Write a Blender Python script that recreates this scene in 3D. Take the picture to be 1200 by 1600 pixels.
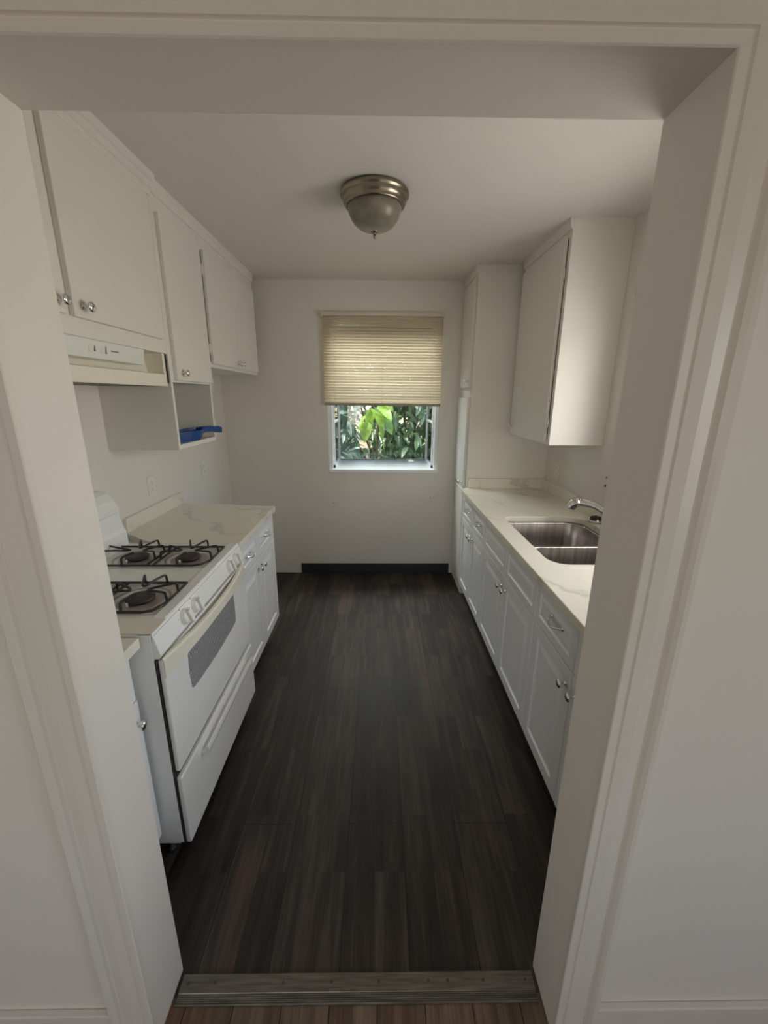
import bpy, bmesh, math, random
import numpy as np
from mathutils import Vector, Matrix

for o in list(bpy.data.objects):
    bpy.data.objects.remove(o)
S = bpy.context.scene
COL = S.collection
PI = math.pi

# ------------------------------------------------------------------ camera
camd = bpy.data.cameras.new('camera')
cam = bpy.data.objects.new('camera', camd)
COL.objects.link(cam)
camd.sensor_fit = 'VERTICAL'
camd.sensor_height = 24.0
camd.lens = 644.0 / 1600.0 * 24.0
camd.clip_start = 0.02
R = ((0.99990881, 0.00281438, 0.01320786),
     (-0.01196297, -0.26916687, 0.96301925),
     (0.00626542, -0.96308944, -0.26910866))
cam.matrix_world = Matrix(((R[0][0], -R[0][1], -R[0][2], 0.0),
                           (R[1][0], -R[1][1], -R[1][2], 0.0),
                           (R[2][0], -R[2][1], -R[2][2], 1.6),
                           (0, 0, 0, 1)))
S.camera = cam

# ------------------------------------------------------------------ colour management
S.view_settings.view_transform = 'Standard'
S.view_settings.look = 'None'
S.view_settings.exposure = 0.0
S.view_settings.gamma = 1.0
S.view_settings.use_curve_mapping = False
try:
    S.cycles.use_denoising = True
    S.cycles.max_bounces = 10
    S.cycles.diffuse_bounces = 6
    S.cycles.glossy_bounces = 4
    S.cycles.transmission_bounces = 6
    S.cycles.transparent_max_bounces = 12
    S.cycles.sample_clamp_indirect = 6.0
    S.cycles.caustics_reflective = False
    S.cycles.caustics_refractive = False
except Exception:
    pass

# ------------------------------------------------------------------ sky, sun, daylight
W = bpy.data.worlds.new('sky')
S.world = W
W.use_nodes = True
wn = W.node_tree
sky = wn.nodes.new('ShaderNodeTexSky')
sky.sky_type = 'NISHITA'
sky.sun_disc = False
sky.sun_elevation = math.radians(48)
sky.sun_rotation = math.radians(20)
wn.links.new(sky.outputs[0], wn.nodes['Background'].inputs[0])
wn.nodes['Background'].inputs[1].default_value = 0.5

sd = bpy.data.lights.new('sun', 'SUN')
sun = bpy.data.objects.new('sun', sd)
COL.objects.link(sun)
sd.energy = 5.0
sd.angle = math.radians(0.6)
sd.color = (1.0, 0.93, 0.80)
sun.rotation_euler = Vector((0.75, 0.25, -1.1)).to_track_quat('-Z', 'Y').to_euler()


def area(name, loc, target, sx, sy, power, col):
    l = bpy.data.lights.new(name, 'AREA')
    l.shape = 'RECTANGLE'
    l.size, l.size_y = sx, sy
    l.energy = power
    l.color = col
    o = bpy.data.objects.new(name, l)
    COL.objects.link(o)
    o.location = loc
    o.rotation_euler = (Vector(target) - Vector(loc)).to_track_quat('-Z', 'Y').to_euler()
    return o


# daylight coming through the living room windows behind and beside the camera
area('daylight_rear_window', (-1.05, -3.25, 1.45), (-1.05, 0, 1.45), 1.1, 1.2, 21, (1.0, 0.92, 0.80))
area('daylight_side_window', (2.65, -1.3, 1.45), (0, -1.3, 1.35), 1.5, 1.3, 11, (1.0, 0.92, 0.82))
# daylight through the window over the sink, on the right wall beyond the doorway jamb
area('daylight_sink_window', (1.46, 1.60, 1.52), (0.3, 1.60, 1.42), 0.88, 0.86, 14, (1.0, 0.95, 0.87))
# added unseen lamp, boosting sky light on blind, sill and pantry
area('added_sky_fill', (-0.15, 4.75, 3.05), (0.05, 3.3, 0.9), 2.2, 1.0, 240, (1.0, 0.99, 0.96))


# ------------------------------------------------------------------ materials
def new_mat(name, col=(0.8, 0.8, 0.8), rough=0.5, metal=0.0, spec=0.5, coat=0.0):
    m = bpy.data.materials.new(name)
    m.use_nodes = True
    b = m.node_tree.nodes['Principled BSDF']
    b.inputs['Base Color'].default_value = (*col, 1)
    b.inputs['Roughness'].default_value = rough
    b.inputs['Metallic'].default_value = metal
    b.inputs['Specular IOR Level'].default_value = spec
    b.inputs['Coat Weight'].default_value = coat
    return m


def nd(m, t, **kw):
    n = m.node_tree.nodes.new(t)
    for k, v in kw.items():
        setattr(n, k, v)
    return n


def lk(m, a, b):
    m.node_tree.links.new(a, b)


def bsdf(m):
    return m.node_tree.nodes['Principled BSDF']


def mapped(m, scale=(1, 1, 1), loc=(0, 0, 0), rot=(0, 0, 0), world=False):
    if world:
        src = nd(m, 'ShaderNodeNewGeometry').outputs['Position']
    else:
        src = nd(m, 'ShaderNodeTexCoord').outputs['Object']
    mp = nd(m, 'ShaderNodeMapping')
    mp.inputs['Scale'].default_value = scale
    mp.inputs['Location'].default_value = loc
    mp.inputs['Rotation'].default_value = rot
    lk(m, src, mp.inputs[0])
    return mp.outputs[0]


def noise(m, vec, scale=5, detail=4, rough=0.5):
    n = nd(m, 'ShaderNodeTexNoise')
    n.inputs['Scale'].default_value = scale
    n.inputs['Detail'].default_value = detail
    n.inputs['Roughness'].default_value = rough
    lk(m, vec, n.inputs['Vector'])
    return n


def ramp(m, fac, stops):
    r = nd(m, 'ShaderNodeValToRGB')
    e = r.color_ramp.elements
    while len(e) < len(stops):
        e.new(0.5)
    for i, (p, c) in enumerate(stops):
        e[i].position = p
        e[i].color = (*c, 1) if len(c) == 3 else c
    lk(m, fac, r.inputs[0])
    return r.outputs[0]


def bump(m, h, strength=0.2, dist=0.002):
    b = nd(m, 'ShaderNodeBump')
    b.inputs['Strength'].default_value = strength
    b.inputs['Distance'].default_value = dist
    lk(m, h, b.inputs['Height'])
    lk(m, b.outputs[0], bsdf(m).inputs['Normal'])


def paint(name, col, rough, var=0.03, bs=0.12, bscale=45, coat=0.0):
    m = new_mat(name, col, rough, coat=coat)
    v = mapped(m, world=True)
    n = noise(m, v, 2.2, 3)
    c = ramp(m, n.outputs[0], [(0.3, tuple(x * (1 - var) for x in col)), (0.7, col)])
    lk(m, c, bsdf(m).inputs['Base Color'])
    n2 = noise(m, v, bscale, 4, 0.6)
    bump(m, n2.outputs[0], bs, 0.003)
    return m


M = {}
M['wall'] = paint('wall_paint', (0.775, 0.738, 0.685), 0.55)
M['ceil'] = paint('ceiling_paint', (0.74, 0.71, 0.655), 0.6)
M['trim'] = paint('trim_gloss_paint', (0.76, 0.72, 0.665), 0.3, bs=0.1, bscale=14)
M['cab'] = paint('cabinet_paint', (0.80, 0.775, 0.72), 0.38, bs=0.08, bscale=20)
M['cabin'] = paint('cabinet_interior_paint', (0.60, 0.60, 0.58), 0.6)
M['foil'] = new_mat('white_thermofoil', (0.78, 0.79, 0.80), 0.27)
M['foilbody'] = new_mat('white_cabinet_carcass', (0.76, 0.77, 0.78), 0.4)
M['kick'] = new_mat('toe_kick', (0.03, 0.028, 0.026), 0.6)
M['enamel'] = new_mat('white_stove_enamel', (0.84, 0.845, 0.83), 0.16, coat=0.3)
M['cream'] = new_mat('aged_cream_plastic', (0.78, 0.745, 0.63), 0.3)
M['knobplastic'] = new_mat('white_knob_plastic', (0.80, 0.79, 0.75), 0.3)
M['gapshade'] = new_mat('painted_gap_shade', (0.02, 0.017, 0.015), 0.8)  # near-black colour that stands in for the shade inside gaps
M['chrome'] = new_mat('polished_chrome', (0.82, 0.82, 0.83), 0.07, 1.0)
M['nickel'] = new_mat('brushed_nickel', (0.30, 0.265, 0.21), 0.27, 1.0)
M['iron'] = new_mat('black_enamelled_iron', (0.018, 0.016, 0.016), 0.35)
M['cap'] = new_mat('burner_cap', (0.045, 0.032, 0.033), 0.55)
M['pan'] = new_mat('stained_burner_pan', (0.42, 0.37, 0.36), 0.3)
M['alu'] = new_mat('aluminium', (0.6, 0.58, 0.55), 0.35, 1.0)
M['vinyl'] = new_mat('dark_grey_vinyl_baseboard', (0.028, 0.029, 0.034), 0.45)
M['plate'] = new_mat('white_outlet_plastic', (0.80, 0.77, 0.70), 0.35)
M['slot'] = new_mat('outlet_slot', (0.06, 0.055, 0.05), 0.6)
M['vinylwin'] = new_mat('white_window_vinyl', (0.85, 0.87, 0.88), 0.3)
M['print'] = new_mat('grey_print_and_shade', (0.25, 0.25, 0.25), 0.5)
M['hoodface'] = new_mat('hood_enamel', (0.78, 0.79, 0.76), 0.3)
M['hoodlip'] = new_mat('hood_cream_enamel', (0.80, 0.765, 0.67), 0.3)
M['rubber'] = new_mat('black_rubber', (0.015, 0.015, 0.015), 0.5)
M['bark'] = new_mat('bark', (0.12, 0.09, 0.06), 0.8)
M['soil'] = paint('garden_soil', (0.16, 0.14, 0.09), 0.9)
M['stucco'] = paint('stucco', (0.6, 0.57, 0.5), 0.8)

# blue translucent plastic
m = new_mat('blue_plastic', (0.008, 0.065, 0.27), 0.25)
M['blue'] = m

# stainless with vertical brushing
m = new_mat('brushed_stainless', (0.38, 0.355, 0.335), 0.28, 1.0)
n = noise(m, mapped(m, (60, 60, 1.2)), 1.0, 3)
lk(m, ramp(m, n.outputs[0], [(0.3, (0.30, 0.28, 0.265)), (0.7, (0.48, 0.45, 0.43))]), bsdf(m).inputs['Base Color'])
bump(m, n.outputs[0], 0.12, 0.001)
M['steel'] = m

# quartz worktop, cream with soft grey veins
m = new_mat('cream_quartz', (0.76, 0.73, 0.62), 0.14)
v = mapped(m, (1, 1, 1), world=True)
n0 = noise(m, v, 1.6, 5, 0.6)
mixv = nd(m, 'ShaderNodeMix', data_type='RGBA', blend_type='ADD')
mixv.inputs[0].default_value = 0.55
lk(m, v, mixv.inputs[6]); lk(m, n0.outputs['Color'], mixv.inputs[7])
wv = nd(m, 'ShaderNodeTexWave', wave_type='BANDS', bands_direction='DIAGONAL')
wv.inputs['Scale'].default_value = 1.45
wv.inputs['Distortion'].default_value = 3.2
wv.inputs['Detail'].default_value = 3
wv.inputs['Detail Scale'].default_value = 1.6
lk(m, mixv.outputs[2], wv.inputs['Vector'])
vein = ramp(m, wv.outputs['Fac'], [(0.0, (1, 1, 1)), (0.018, (0.5, 0.5, 0.5)), (0.07, (0, 0, 0))])
nmask = noise(m, v, 3.0, 2)
msk = ramp(m, nmask.outputs[0], [(0.38, (0, 0, 0)), (0.52, (1, 1, 1))])
mul = nd(m, 'ShaderNodeMath', operation='MULTIPLY')
lk(m, vein, mul.inputs[0]); lk(m, msk, mul.inputs[1])
mul2 = nd(m, 'ShaderNodeMath', operation='MULTIPLY')
lk(m, mul.outputs[0], mul2.inputs[0]); mul2.inputs[1].default_value = 0.42
mx = nd(m, 'ShaderNodeMix', data_type='RGBA')
mx.inputs[6].default_value = (0.77, 0.74, 0.635, 1)
mx.inputs[7].default_value = (0.40, 0.38, 0.335, 1)
lk(m, mul2.outputs[0], mx.inputs[0]); lk(m, mx.outputs[2], bsdf(m).inputs['Base Color'])
M['quartz'] = m


def planks(name, width, length, off, dark, light, warm, rough, seamcol):
    m = new_mat(name, dark, rough, spec=0.32)
    sep = nd(m, 'ShaderNodeSeparateXYZ')
    lk(m, nd(m, 'ShaderNodeNewGeometry').outputs['Position'], sep.inputs[0])
    ad = nd(m, 'ShaderNodeMath', operation='ADD'); ad.inputs[1].default_value = off
    lk(m, sep.outputs[0], ad.inputs[0])
    cmb = nd(m, 'ShaderNodeCombineXYZ')
    lk(m, sep.outputs[1], cmb.inputs[0]); lk(m, ad.outputs[0], cmb.inputs[1])

    def brick(w, h, mort, o):
        b = nd(m, 'ShaderNodeTexBrick')
        b.offset = o
        b.offset_frequency = 2
        b.inputs['Color1'].default_value = (0, 0, 0, 1)
        b.inputs['Color2'].default_value = (1, 1, 1, 1)
        b.inputs['Mortar'].default_value = (0.5, 0.5, 0.5, 1)
        b.inputs['Scale'].default_value = 1
        b.inputs['Mortar Size'].default_value = mort
        b.inputs['Mortar Smooth'].default_value = 0.1
        b.inputs['Bias'].default_value = 0
        b.inputs['Brick Width'].default_value = w
        b.inputs['Row Height'].default_value = h
        lk(m, cmb.outputs[0], b.inputs['Vector'])
        return b
    b1 = brick(length, width, 0.0014, 0.37)
    b2 = brick(length * 0.43, width / 2, 0.0, 0.61)
    # stretched grain, shifted by plank
    sh = nd(m, 'ShaderNodeMix', data_type='RGBA', blend_type='ADD')
    sh.inputs[0].default_value = 1.0
    mp = nd(m, 'ShaderNodeMapping'); mp.inputs['Scale'].default_value = (1.6, 26, 1)
    lk(m, cmb.outputs[0], mp.inputs[0])
    sc = nd(m, 'ShaderNodeMix', data_type='RGBA', blend_type='MULTIPLY'); sc.inputs[0].default_value = 1
    lk(m, b2.outputs[0], sc.inputs[6]); sc.inputs[7].default_value = (37, 19, 11, 1)
    lk(m, mp.outputs[0], sh.inputs[6]); lk(m, sc.outputs[2], sh.inputs[7])
    g = noise(m, sh.outputs[2], 1.0, 8, 0.62)
    mp2 = nd(m, 'ShaderNodeMapping'); mp2.inputs['Scale'].default_value = (6, 160, 1)
    lk(m, cmb.outputs[0], mp2.inputs[0])
    g2 = noise(m, mp2.outputs[0], 1.0, 5, 0.7)
    mp3 = nd(m, 'ShaderNodeMapping'); mp3.inputs['Scale'].default_value = (2.2, 5.5, 1)
    lk(m, cmb.outputs[0], mp3.inputs[0])
    blot = noise(m, mp3.outputs[0], 1.0, 4, 0.6)
    # tone factor = .45*plank + .35*grain + .2*fine
    def ma(op, a, b_):
        x = nd(m, 'ShaderNodeMath', operation=op)
        for i, q in enumerate((a, b_)):
            if isinstance(q, (int, float)): x.inputs[i].default_value = q
            else: lk(m, q, x.inputs[i])
        return x.outputs[0]
    t = ma('ADD', ma('MULTIPLY', b2.outputs[0], 0.17), ma('MULTIPLY', b1.outputs[0], 0.10))
    t = ma('ADD', t, ma('MULTIPLY', g.outputs[0], 0.95))
    t = ma('ADD', t, ma('MULTIPLY', g2.outputs[0], 0.42))
    t = ma('ADD', t, ma('MULTIPLY', blot.outputs[0], 0.35))
    t = ma('MULTIPLY', t, 0.60)
    c = ramp(m, t, [(0.42, dark), (0.58, tuple(a * 0.68 + b_ * 0.32 for a, b_ in zip(dark, light))), (0.74, light)])
    wmx = nd(m, 'ShaderNodeMix', data_type='RGBA')
    lk(m, ramp(m, blot.outputs[0], [(0.45, (0, 0, 0)), (0.72, (0.8, 0.8, 0.8))]), wmx.inputs[0])
    lk(m, c, wmx.inputs[6])
    wm = nd(m, 'ShaderNodeMix', data_type='RGBA', blend_type='MULTIPLY'); wm.inputs[0].default_value = 1
    lk(m, c, wm.inputs[6]); wm.inputs[7].default_value = (*warm, 1)
    lk(m, wm.outputs[2], wmx.inputs[7])
    fin = nd(m, 'ShaderNodeMix', data_type='RGBA')
    lk(m, b1.outputs['Fac'], fin.inputs[0]); lk(m, wmx.outputs[2], fin.inputs[6]); fin.inputs[7].default_value = (*seamcol, 1)
    lk(m, fin.outputs[2], bsdf(m).inputs['Base Color'])
    rr = nd(m, 'ShaderNodeMapRange'); rr.inputs[3].default_value = rough - 0.08; rr.inputs[4].default_value = rough + 0.14
    lk(m, g.outputs[0], rr.inputs[0]); lk(m, rr.outputs[0], bsdf(m).inputs['Roughness'])
    hh = ma('SUBTRACT', g2.outputs[0], ma('MULTIPLY', b1.outputs['Fac'], 2.0))
    bump(m, hh, 0.25, 0.0012)
    return m


M['floor'] = planks('dark_vinyl_planks', 0.2045, 1.22, 0.5185 + 0.2045, (0.0075, 0.0062, 0.0055), (0.092, 0.074, 0.060), (1.18, 0.84, 0.70), 0.50, (0.004, 0.004, 0.004))
M['floor2'] = planks('brown_vinyl_planks', 0.13, 0.9, 0.52, (0.06, 0.040, 0.028), (0.26, 0.19, 0.14), (1.2, 0.9, 0.75), 0.42, (0.008, 0.006, 0.005))

# oven window: grey glass with a fine dot screen
m = new_mat('oven_window_glass', (0.12, 0.125, 0.135), 0.12)
sep = nd(m, 'ShaderNodeSeparateXYZ'); lk(m, mapped(m), sep.inputs[0])
def dotm(m, op, a, b_=None):
    x = nd(m, 'ShaderNodeMath', operation=op)
    for i, q in enumerate((a, b_)):
        if q is None: continue
        if isinstance(q, (int, float)): x.inputs[i].default_value = q
        else: lk(m, q, x.inputs[i])
    return x.outputs[0]
P_ = 2 * PI / 0.015
sa = dotm(m, 'SINE', dotm(m, 'MULTIPLY', dotm(m, 'ADD', sep.outputs[1], sep.outputs[2]), P_))
sb = dotm(m, 'SINE', dotm(m, 'MULTIPLY', dotm(m, 'SUBTRACT', sep.outputs[1], sep.outputs[2]), P_))
dd = dotm(m, 'GREATER_THAN', dotm(m, 'MULTIPLY', sa, sb), 0.12)
mx = nd(m, 'ShaderNodeMix', data_type='RGBA')
mx.inputs[6].default_value = (0.06, 0.065, 0.07, 1); mx.inputs[7].default_value = (0.62, 0.63, 0.64, 1)
lk(m, dd, mx.inputs[0]); lk(m, mx.outputs[2], bsdf(m).inputs['Base Color'])
M['ovenglass'] = m

# frosted alabaster lamp bowl
m = new_mat('alabaster_glass', (0.50, 0.47, 0.40), 0.3)
n = noise(m, mapped(m), 9, 4)
lk(m, ramp(m, n.outputs[0], [(0.35, (0.20, 0.18, 0.13)), (0.65, (0.34, 0.315, 0.26))]), bsdf(m).inputs['Base Color'])
bsdf(m).inputs['Transmission Weight'].default_value = 0.12
M['alabaster'] = m


def translucent(name, col, tcol, fac, rough=0.5, gloss=0.06, var=None):
    m = bpy.data.materials.new(name)
    m.use_nodes = True
    nt = m.node_tree
    nt.nodes.remove(nt.nodes['Principled BSDF'])
    out = nt.nodes['Material Output']
    d = nt.nodes.new('ShaderNodeBsdfDiffuse'); d.inputs[0].default_value = (*col, 1)
    t = nt.nodes.new('ShaderNodeBsdfTranslucent'); t.inputs[0].default_value = (*tcol, 1)
    g = nt.nodes.new('ShaderNodeBsdfGlossy'); g.inputs['Roughness'].default_value = rough
    x = nt.nodes.new('ShaderNodeMixShader'); x.inputs[0].default_value = fac
    y = nt.nodes.new('ShaderNodeMixShader'); y.inputs[0].default_value = gloss
    nt.links.new(d.outputs[0], x.inputs[1]); nt.links.new(t.outputs[0], x.inputs[2])
    nt.links.new(x.outputs[0], y.inputs[1]); nt.links.new(g.outputs[0], y.inputs[2])
    nt.links.new(y.outputs[0], out.inputs[0])
    if var:
        v = mapped(m)
        n = noise(m, v, var, 2)
        for s, c in ((d, col), (t, tcol)):
            r = ramp(m, n.outputs[0], [(0.35, tuple(q * 0.6 for q in c)), (0.65, tuple(min(1, q * 1.25) for q in c))])
            nt.links.new(r, s.inputs[0])
    return m


M['slat'] = translucent('cream_blind_slat', (0.67, 0.59, 0.48), (0.93, 0.76, 0.55), 0.5, 0.4, 0.05)
M['rail'] = new_mat('cream_blind_rail', (0.66, 0.62, 0.52), 0.35)
M['railbot'] = new_mat('tan_blind_bottom_rail', (0.34, 0.30, 0.24), 0.35)
M['cord'] = new_mat('blind_cord', (0.6, 0.57, 0.5), 0.8)
M['leafdark'] = translucent('dark_leaf', (0.15, 0.25, 0.14), (0.26, 0.48, 0.10), 0.35, 0.35, 0.12, 7)
M['leafsky'] = translucent('sky_sheen_leaf', (0.36, 0.48, 0.42), (0.30, 0.50, 0.26), 0.3, 0.4, 0.22, 9)  # reflected sky is put into the leaf colour
M['leafsunlit'] = translucent('painted_sunlit_leaf', (0.38, 0.56, 0.12), (0.52, 0.76, 0.16), 0.45, 0.35, 0.06, 12)  # colour raised in place of sunlight falling on the leaves
M['leafmix'] = translucent('hedge_leaf', (0.24, 0.32, 0.14), (0.36, 0.52, 0.14), 0.4, 0.4, 0.08, 11)

m = bpy.data.materials.new('window_glass')
m.use_nodes = True
nt = m.node_tree
nt.nodes.remove(nt.nodes['Principled BSDF'])
tr = nt.nodes.new('ShaderNodeBsdfTransparent'); tr.inputs[0].default_value = (0.93, 0.96, 0.95, 1)
gl = nt.nodes.new('ShaderNodeBsdfGlossy'); gl.inputs['Roughness'].default_value = 0.02
fr = nt.nodes.new('ShaderNodeFresnel'); fr.inputs[0].default_value = 1.45
mxs = nt.nodes.new('ShaderNodeMixShader')
nt.links.new(fr.outputs[0], mxs.inputs[0]); nt.links.new(tr.outputs[0], mxs.inputs[1]); nt.links.new(gl.outputs[0], mxs.inputs[2])
nt.links.new(mxs.outputs[0], nt.nodes['Material Output'].inputs[0])
M['glass'] = m


# ------------------------------------------------------------------ mesh helpers
def bx(bm, x0, x1, y0, y1, z0, z1):
    x0, x1 = min(x0, x1), max(x0, x1); y0, y1 = min(y0, y1), max(y0, y1); z0, z1 = min(z0, z1), max(z0, z1)
    vs = [bm.verts.new(p) for p in ((x0, y0, z0), (x1, y0, z0), (x1, y1, z0), (x0, y1, z0), (x0, y0, z1), (x1, y0, z1), (x1, y1, z1), (x0, y1, z1))]
    for f in ((3, 2, 1, 0), (4, 5, 6, 7), (0, 1, 5, 4), (1, 2, 6, 5), (2, 3, 7, 6), (3, 0, 4, 7)):
        bm.faces.new([vs[i] for i in f])


def tube(bm, pts, r, seg=10, closed=False, cap=True):
    pts = [Vector(p) for p in pts]
    n = len(pts)
    rs = r if isinstance(r, (list, tuple)) else [r] * n
    rings = []
    prev = None
    for i, p in enumerate(pts):
        if closed:
            t = (pts[(i + 1) % n] - pts[i - 1])
        else:
            t = pts[min(i + 1, n - 1)] - pts[max(i - 1, 0)]
        t.normalize()
        if prev is None:
            a = Vector((0, 0, 1)) if abs(t.z) < 0.9 else Vector((1, 0, 0))
            u = t.cross(a).normalized()
        else:
            u = (prev - t * prev.dot(t)).normalized()
        prev = u
        w = t.cross(u)
        rings.append([bm.verts.new(p + (u * math.cos(2 * PI * k / seg) + w * math.sin(2 * PI * k / seg)) * rs[i]) for k in range(seg)])
    for i in range(n if closed else n - 1):
        a, b = rings[i], rings[(i + 1) % n]
        for k in range(seg):
            f = bm.faces.new((a[k], a[(k + 1) % seg], b[(k + 1) % seg], b[k])); f.smooth = True
    if cap and not closed:
        bm.faces.new(rings[0][::-1]); bm.faces.new(rings[-1])


def lathe(bm, prof, loc=(0, 0, 0), axis=(0, 0, 1), seg=32):
    """profile of (radius, height) turned about axis through loc"""
    q = Vector((0, 0, 1)).rotation_difference(Vector(axis))
    loc = Vector(loc)
    rings = []
    for r, h in prof:
        if r < 1e-6:
            rings.append([bm.verts.new(loc + q @ Vector((0, 0, h)))])
        else:
            rings.append([bm.verts.new(loc + q @ Vector((r * math.cos(2 * PI * k / seg), r * math.sin(2 * PI * k / seg), h))) for k in range(seg)])
    for a, b in zip(rings, rings[1:]):
        for k in range(seg):
            va = a[k % len(a)], a[(k + 1) % len(a)]
            vb = b[k % len(b)], b[(k + 1) % len(b)]
            q4 = []
            for vv in (va[0], va[1], vb[1], vb[0]):
                if vv not in q4: q4.append(vv)
            if len(q4) > 2:
                f = bm.faces.new(q4); f.smooth = True


def prism(bm, poly, axis, a0, a1):
    """poly in the plane normal to axis ('x': (y,z), 'y': (x,z), 'z': (x,y))"""
    def mk(p, a):
        return {'x': (a, p[0], p[1]), 'y': (p[0], a, p[1]), 'z': (p[0], p[1], a)}[axis]
    A = [bm.verts.new(mk(p, a0)) for p in poly]
    B = [bm.verts.new(mk(p, a1)) for p in poly]
    n = len(poly)
    for i in range(n):
        bm.faces.new((A[i], A[(i + 1) % n], B[(i + 1) % n], B[i]))
    bm.faces.new(A[::-1]); bm.faces.new(B)


def rrect(x0, x1, y0, y1, r, seg=6):
    """rounded rectangle, r one radius or four (x0y0, x1y0, x1y1, x0y1)"""
    rs = r if isinstance(r, (list, tuple)) else [r] * 4
    out = []
    for (cx, cy, a0), rr in zip(((x0, y0, PI), (x1, y0, 1.5 * PI), (x1, y1, 0), (x0, y1, 0.5 * PI)), rs):
        ox = cx + rr * (1 if cx == x0 else -1); oy = cy + rr * (1 if cy == y0 else -1)
        for k in range(seg + 1):
            a = a0 + k * PI / 2 / seg
            out.append((ox + rr * math.cos(a), oy + rr * math.sin(a)))
    return out


def plate(bm, outer, holes, z0, z1, axis='z'):
    """flat plate with holes between z0 and z1; axis 'y' makes it upright in xz"""
    def mk(p, z):
        return (p[0], p[1], z) if axis == 'z' else (p[0], z, p[1])
    edges = []
    for loop in [outer] + holes:
        vs = [bm.verts.new(mk(p, z1)) for p in loop]
        for i in range(len(vs)):
            edges.append(bm.edges.new((vs[i], vs[(i + 1) % len(vs)])))
    r = bmesh.ops.triangle_fill(bm, edges=edges, use_beauty=True)
    fs = [g for g in r['geom'] if isinstance(g, bmesh.types.BMFace)]
    e = bmesh.ops.extrude_face_region(bm, geom=fs)
    vs = [g for g in e['geom'] if isinstance(g, bmesh.types.BMVert)]
    d = Vector(mk((0, 0), z0)) - Vector(mk((0, 0), z1))
    bmesh.ops.translate(bm, vec=d, verts=vs)


def worldpos(o):
    p = Vector((0, 0, 0))
    while o is not None:
        p += o.location
        o = o.parent
    return p


def obj(name, bm, mat, parent=None, bevel=0.0, seg=2, kind=None, label=None):
    bmesh.ops.recalc_face_normals(bm, faces=bm.faces)
    me = bpy.data.meshes.new(name)
    if parent is None:
        xs = [v.co for v in bm.verts]
        o0 = Vector(((min(v.x for v in xs) + max(v.x for v in xs)) / 2, (min(v.y for v in xs) + max(v.y for v in xs)) / 2, min(v.z for v in xs)))
    else:
        o0 = worldpos(parent)
    bmesh.ops.translate(bm, vec=-o0, verts=bm.verts)
    bm.to_mesh(me); bm.free()
    o = bpy.data.objects.new(name, me)
    COL.objects.link(o)
    me.materials.append(mat)
    if parent is None: o.location = o0
    else: o.parent = parent
    if bevel:
        b = o.modifiers.new('bevel', 'BEVEL'); b.width = bevel; b.segments = seg; b.limit_method = 'ANGLE'; b.angle_limit = 0.6
    if kind: o['kind'] = kind
    if label: o['label'] = label
    return o


def tag(o, label, cat, group=None):
    o['label'] = label; o['category'] = cat
    if group: o['group'] = group
    return o


def thing(name, label, cat, loc, group=None):
    o = bpy.data.objects.new(name, None)
    o.empty_display_size = 0.05
    COL.objects.link(o); o.location = loc
    return tag(o, label, cat, group)


def box(name, dims, mat, parent=None, bevel=0.0, **k):
    bm = bmesh.new(); bx(bm, *dims)
    return obj(name, bm, mat, parent, bevel, **k)


def panel(name, face, side, y0, y1, z0, z1, t, rings, mat, parent):
    """a routed door/drawer front on a face x=face; side +1 looks to +x, -1 to -x.
    rings: (inset, height) from the outer edge, heights relative to the slab face"""
    bm = bmesh.new()
    loops = [[(y0, z0, 0), (y1, z0, 0), (y1, z1, 0), (y0, z1, 0)]]
    prof = [(0.0, t - 0.002), (0.002, t)] + [(a, t + h) for a, h in rings]
    for a, h in prof:
        loops.append([(y0 + a, z0 + a, h), (y1 - a, z0 + a, h), (y1 - a, z1 - a, h), (y0 + a, z1 - a, h)])
    vs = [[bm.verts.new((face + side * h, y, z)) for (y, z, h) in L] for L in loops]
    for a, b in zip(vs, vs[1:]):
        for k in range(4):
            bm.faces.new((a[k], a[(k + 1) % 4], b[(k + 1) % 4], b[k]))
    bm.faces.new(vs[0]); bm.faces.new(vs[-1])
    return obj(name, bm, mat, parent)


RAISED = [(0.052, 0), (0.056, -0.007), (0.064, -0.007), (0.090, -0.001)]
RAISED_D = [(0.036, 0), (0.040, -0.006), (0.046, -0.006), (0.062, -0.001)]


def knob(face, side, y, z, parent, mat=None, s=1.0):
    bm = bmesh.new()
    prof = [(0, 0), (0.009, 0), (0.009, 0.002), (0.0045, 0.004), (0.0045, 0.014), (0.0085, 0.018), (0.015, 0.021), (0.0165, 0.025), (0.015, 0.029), (0.009, 0.032), (0, 0.033)]
    lathe(bm, [(r * s, h * s) for r, h in prof], (face, y, z), (side, 0, 0), 20)
    return obj('knob', bm, mat or M['chrome'], parent)


def pull(face, side, y, z, w, parent):
    bm = bmesh.new()
    pts = []; rr = []
    for k in range(17):
        u = k / 16 * 2 - 1
        pts.append((face + side * (0.003 + 0.026 * (1 - abs(u) ** 2.6)), y + u * w / 2, z - 0.012 * (1 - u * u)))
        rr.append(0.0032 + 0.0022 * abs(u) ** 3 + 0.0012 * (1 - u * u))
    tube(bm, pts, rr, 10)
    for s in (-1, 1):
        lathe(bm, [(0, 0), (0.009, 0), (0.0085, 0.003), (0.005, 0.006), (0, 0.007)], (face, y + s * w / 2, z), (side, 0, 0), 16)
    return obj('pull', bm, M['chrome'], parent)


def hinge(face, side, y, z, parent):
    bm = bmesh.new()
    tube(bm, [(face, y, z - 0.028), (face, y, z + 0.028)], 0.0045, 8)
    bx(bm, face - 0.004, face + 0.002, y - 0.012, y + 0.012, z - 0.024, z + 0.024)
    for dz in (-0.03, 0.03):
        lathe(bm, [(0, -0.004), (0.004, -0.002), (0.0045, 0), (0.004, 0.002), (0, 0.004)], (face, y, z + dz), (0, 0, 1), 8)
    return obj('hinge', bm, M['trim'], parent)


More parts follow.
